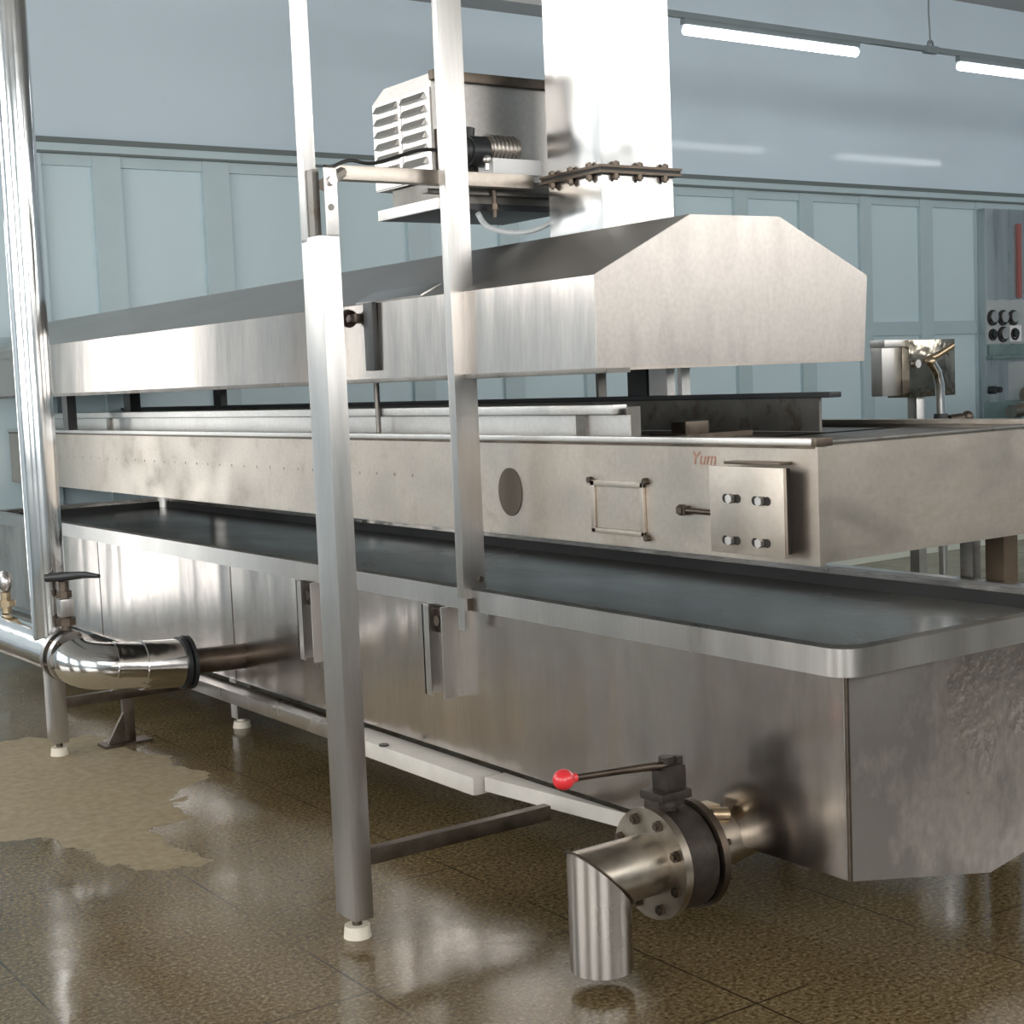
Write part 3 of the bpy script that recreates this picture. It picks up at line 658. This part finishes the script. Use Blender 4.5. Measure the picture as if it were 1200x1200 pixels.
# ------------------------------------------------------------------ overhead lamps
LY = 7.68
rail = thing('lamp_rail', 'long grey conduit rail hung on wire above the fluorescent tubes', 'rail', (10, LY, 3.9))
MB().box((5.0, LY-.02, 3.895), (17.5, LY+.02, 3.935), 0.004).build('conduit', GREYP, rail)
MB().tube([(9.43, LY, 3.95), (9.415, LY, 4.2), (9.42, LY, 4.6), (9.40, LY, ZC)], 0.006, 8).build('hanger_wire', GREYP, rail)
MB().disc_ring((9.43, LY, 3.955), (0,1,0), 0.022, 0.034, 0.012, 20).box((9.36,LY-.024,3.885),(9.50,LY+.024,3.94),0.004).build('hanger_ring', GREYP, rail)
MB().tube([(14.2, LY, 3.93), (14.2, LY, ZC)], 0.006, 8).build('hanger_wire', GREYP, rail)
def lamp(x, label):
    r = thing('fluorescent_lamp', label, 'lamp', (x, LY, 3.79), 'fluorescent tubes under the conduit rail')
    MB().box((x-.02, LY-.025, 3.852), (x+1.68, LY+.025, 3.894), 0.004).build('housing', GREYP, r)
    MB().cyl((x, LY, 3.820), (x+1.66, LY, 3.820), 0.032, seg=20).build('tube', LAMPM, r, 40)
    return r
l1 = lamp(6.94, 'lit fluorescent tube directly right of the duct, whole tube in view')
for x, lb in ((9.77, 'lit fluorescent tube at the right edge, cut off by the frame'), (12.60, 'lit fluorescent tube farther right on the rail, seen only as a wall reflection')):
    c = copy_tree(l1); c.location.x = x; c['label'] = lb

# ------------------------------------------------------------------ right background
cab = thing('control_cabinet', 'tall stainless control cabinet with push buttons at the right edge', 'cabinet', (11.7, 9.0, 0))
MB().box((11.26, 8.60, 0.0), (12.6, 8.70, 3.02), 0.01).build('body', CABM, cab)
MB().box((11.25, 8.585, 1.70), (12.6, 8.60, 2.13), 0.003).build('button_panel', CABP, cab)
MB().box((11.24, 8.50, 1.55), (12.6, 8.599, 1.585), 0.004).build('ledge', TEAL, cab)
MB().box((11.28, 8.58, 1.59), (12.6, 8.599, 1.69)).build('lower_panel', TEAL, cab, 0)
MB().box((11.60, 8.575, 1.72), (11.78, 8.584, 1.88)).build('label_plate', WHITEM, cab, 0)
MB().box((11.75, 8.57, 2.15), (11.79, 8.60, 2.88)).build('red_strip', mat('dull red strip', (0.36,0.12,0.11), 0.5), cab, 0)
for (x, z, m_, r_) in ((11.33,1.965,POSTM,.055),(11.49,1.963,POSTM,.055),(11.65,1.962,POSTM,.055),(11.33,1.80,BLACKM,.035),(11.49,1.80,POSTM,.055),(11.67,1.80,BLACKM,.04)):
    bt = MB().cyl((x, 8.545, z), (x, 8.584, z), r_, seg=18).build('button', m_, cab)
    MB().disc_ring((x, 8.575, z-.008), (0,1,0), r_, r_+.022, 0.018, 20).build('button_ring', RUBBER, bt)
MB().cyl((11.32, 8.545, 1.25), (11.32, 8.60, 1.25), 0.04, seg=14).cyl((11.40, 8.545, 1.25), (11.40, 8.60, 1.25), 0.03, seg=14).build('lock', BLACKM, cab)
pump = thing('machine_block', 'teal and grey machine block below the control cabinet', 'machine', (11.4, 8.2, 0))
MB().box((11.0, 8.05, 0.0), (12.4, 8.45, 1.18), 0.03).build('body', TEAL, pump)
MB().cyl((11.05, 8.0, 1.22), (11.6, 8.1, 1.40), 0.10, seg=20).build('cylinder', BEAMM, pump)
MB().cyl((10.85, 8.05, 1.10), (11.15, 8.05, 1.12), 0.06, seg=16).build('fitting', SHADEM, pump)
MB().sph((11.7, 8.1, 1.25), 0.14).build('dome', SHADEM, pump)
MB().box((11.15, 8.1, 1.18), (11.5, 8.3, 1.52), 0.02).build('cover', CABP, pump)

cab.location.x += 1.11; cab.location.y += 0.85

st = thing('steel_hatch', 'square polished steel plate box on a stand behind the conveyor end', 'box', (5.07, 4.3, 0))
MB().box((4.990, 4.20, 1.405), (5.285, 4.32, 1.645), 0.004).build('dark_face', MIRR, st)
MB().box((4.868, 4.24, 1.415), (4.988, 4.30, 1.625), 0.003).build('side_panel', POSTM, st)
MB().box((4.862, 4.22, 1.618), (5.02, 4.30, 1.648), 0.004).build('top_lip', RAILM, st)
MB().cyl((5.03, 4.185, 1.545), (5.03, 4.20, 1.545), 0.018, seg=12).build('screw', RAILM, st)
MB().box((5.08, 4.24, 0.0), (5.13, 4.29, 1.405), 0.003).build('stand', POSTM, st)
tp = thing('curved_tap', 'curved chrome spout pipe in front of the square polished plate', 'tap', (4.81, 3.9, 0))
MB().tube([(4.815,3.9,0.0),(4.815,3.9,1.40),(4.812,3.9,1.46),(4.797,3.9,1.51),(4.762,3.9,1.55)], 0.019, 14).build('pipe', CHROME, tp, 60)
MB().tube([(4.745,3.92,1.555),(4.80,3.90,1.575),(4.87,3.88,1.612)], [0.012,0.013,0.012], 10).sph((4.76,3.9,1.552),0.02).build('spout', BRASS, tp, 60)
MB().cyl((4.815,3.9,1.29),(4.815,3.9,1.345),0.034,0.026,seg=20).build('collar', RUBBER, tp)
MB().cyl((4.86,3.9,1.318),(4.94,3.9,1.322),0.02,seg=12).sph((4.98,3.9,1.325),0.024).cyl((4.80,3.9,1.31),(4.87,3.9,1.31),0.012).build('side_valve', DARKST, tp)
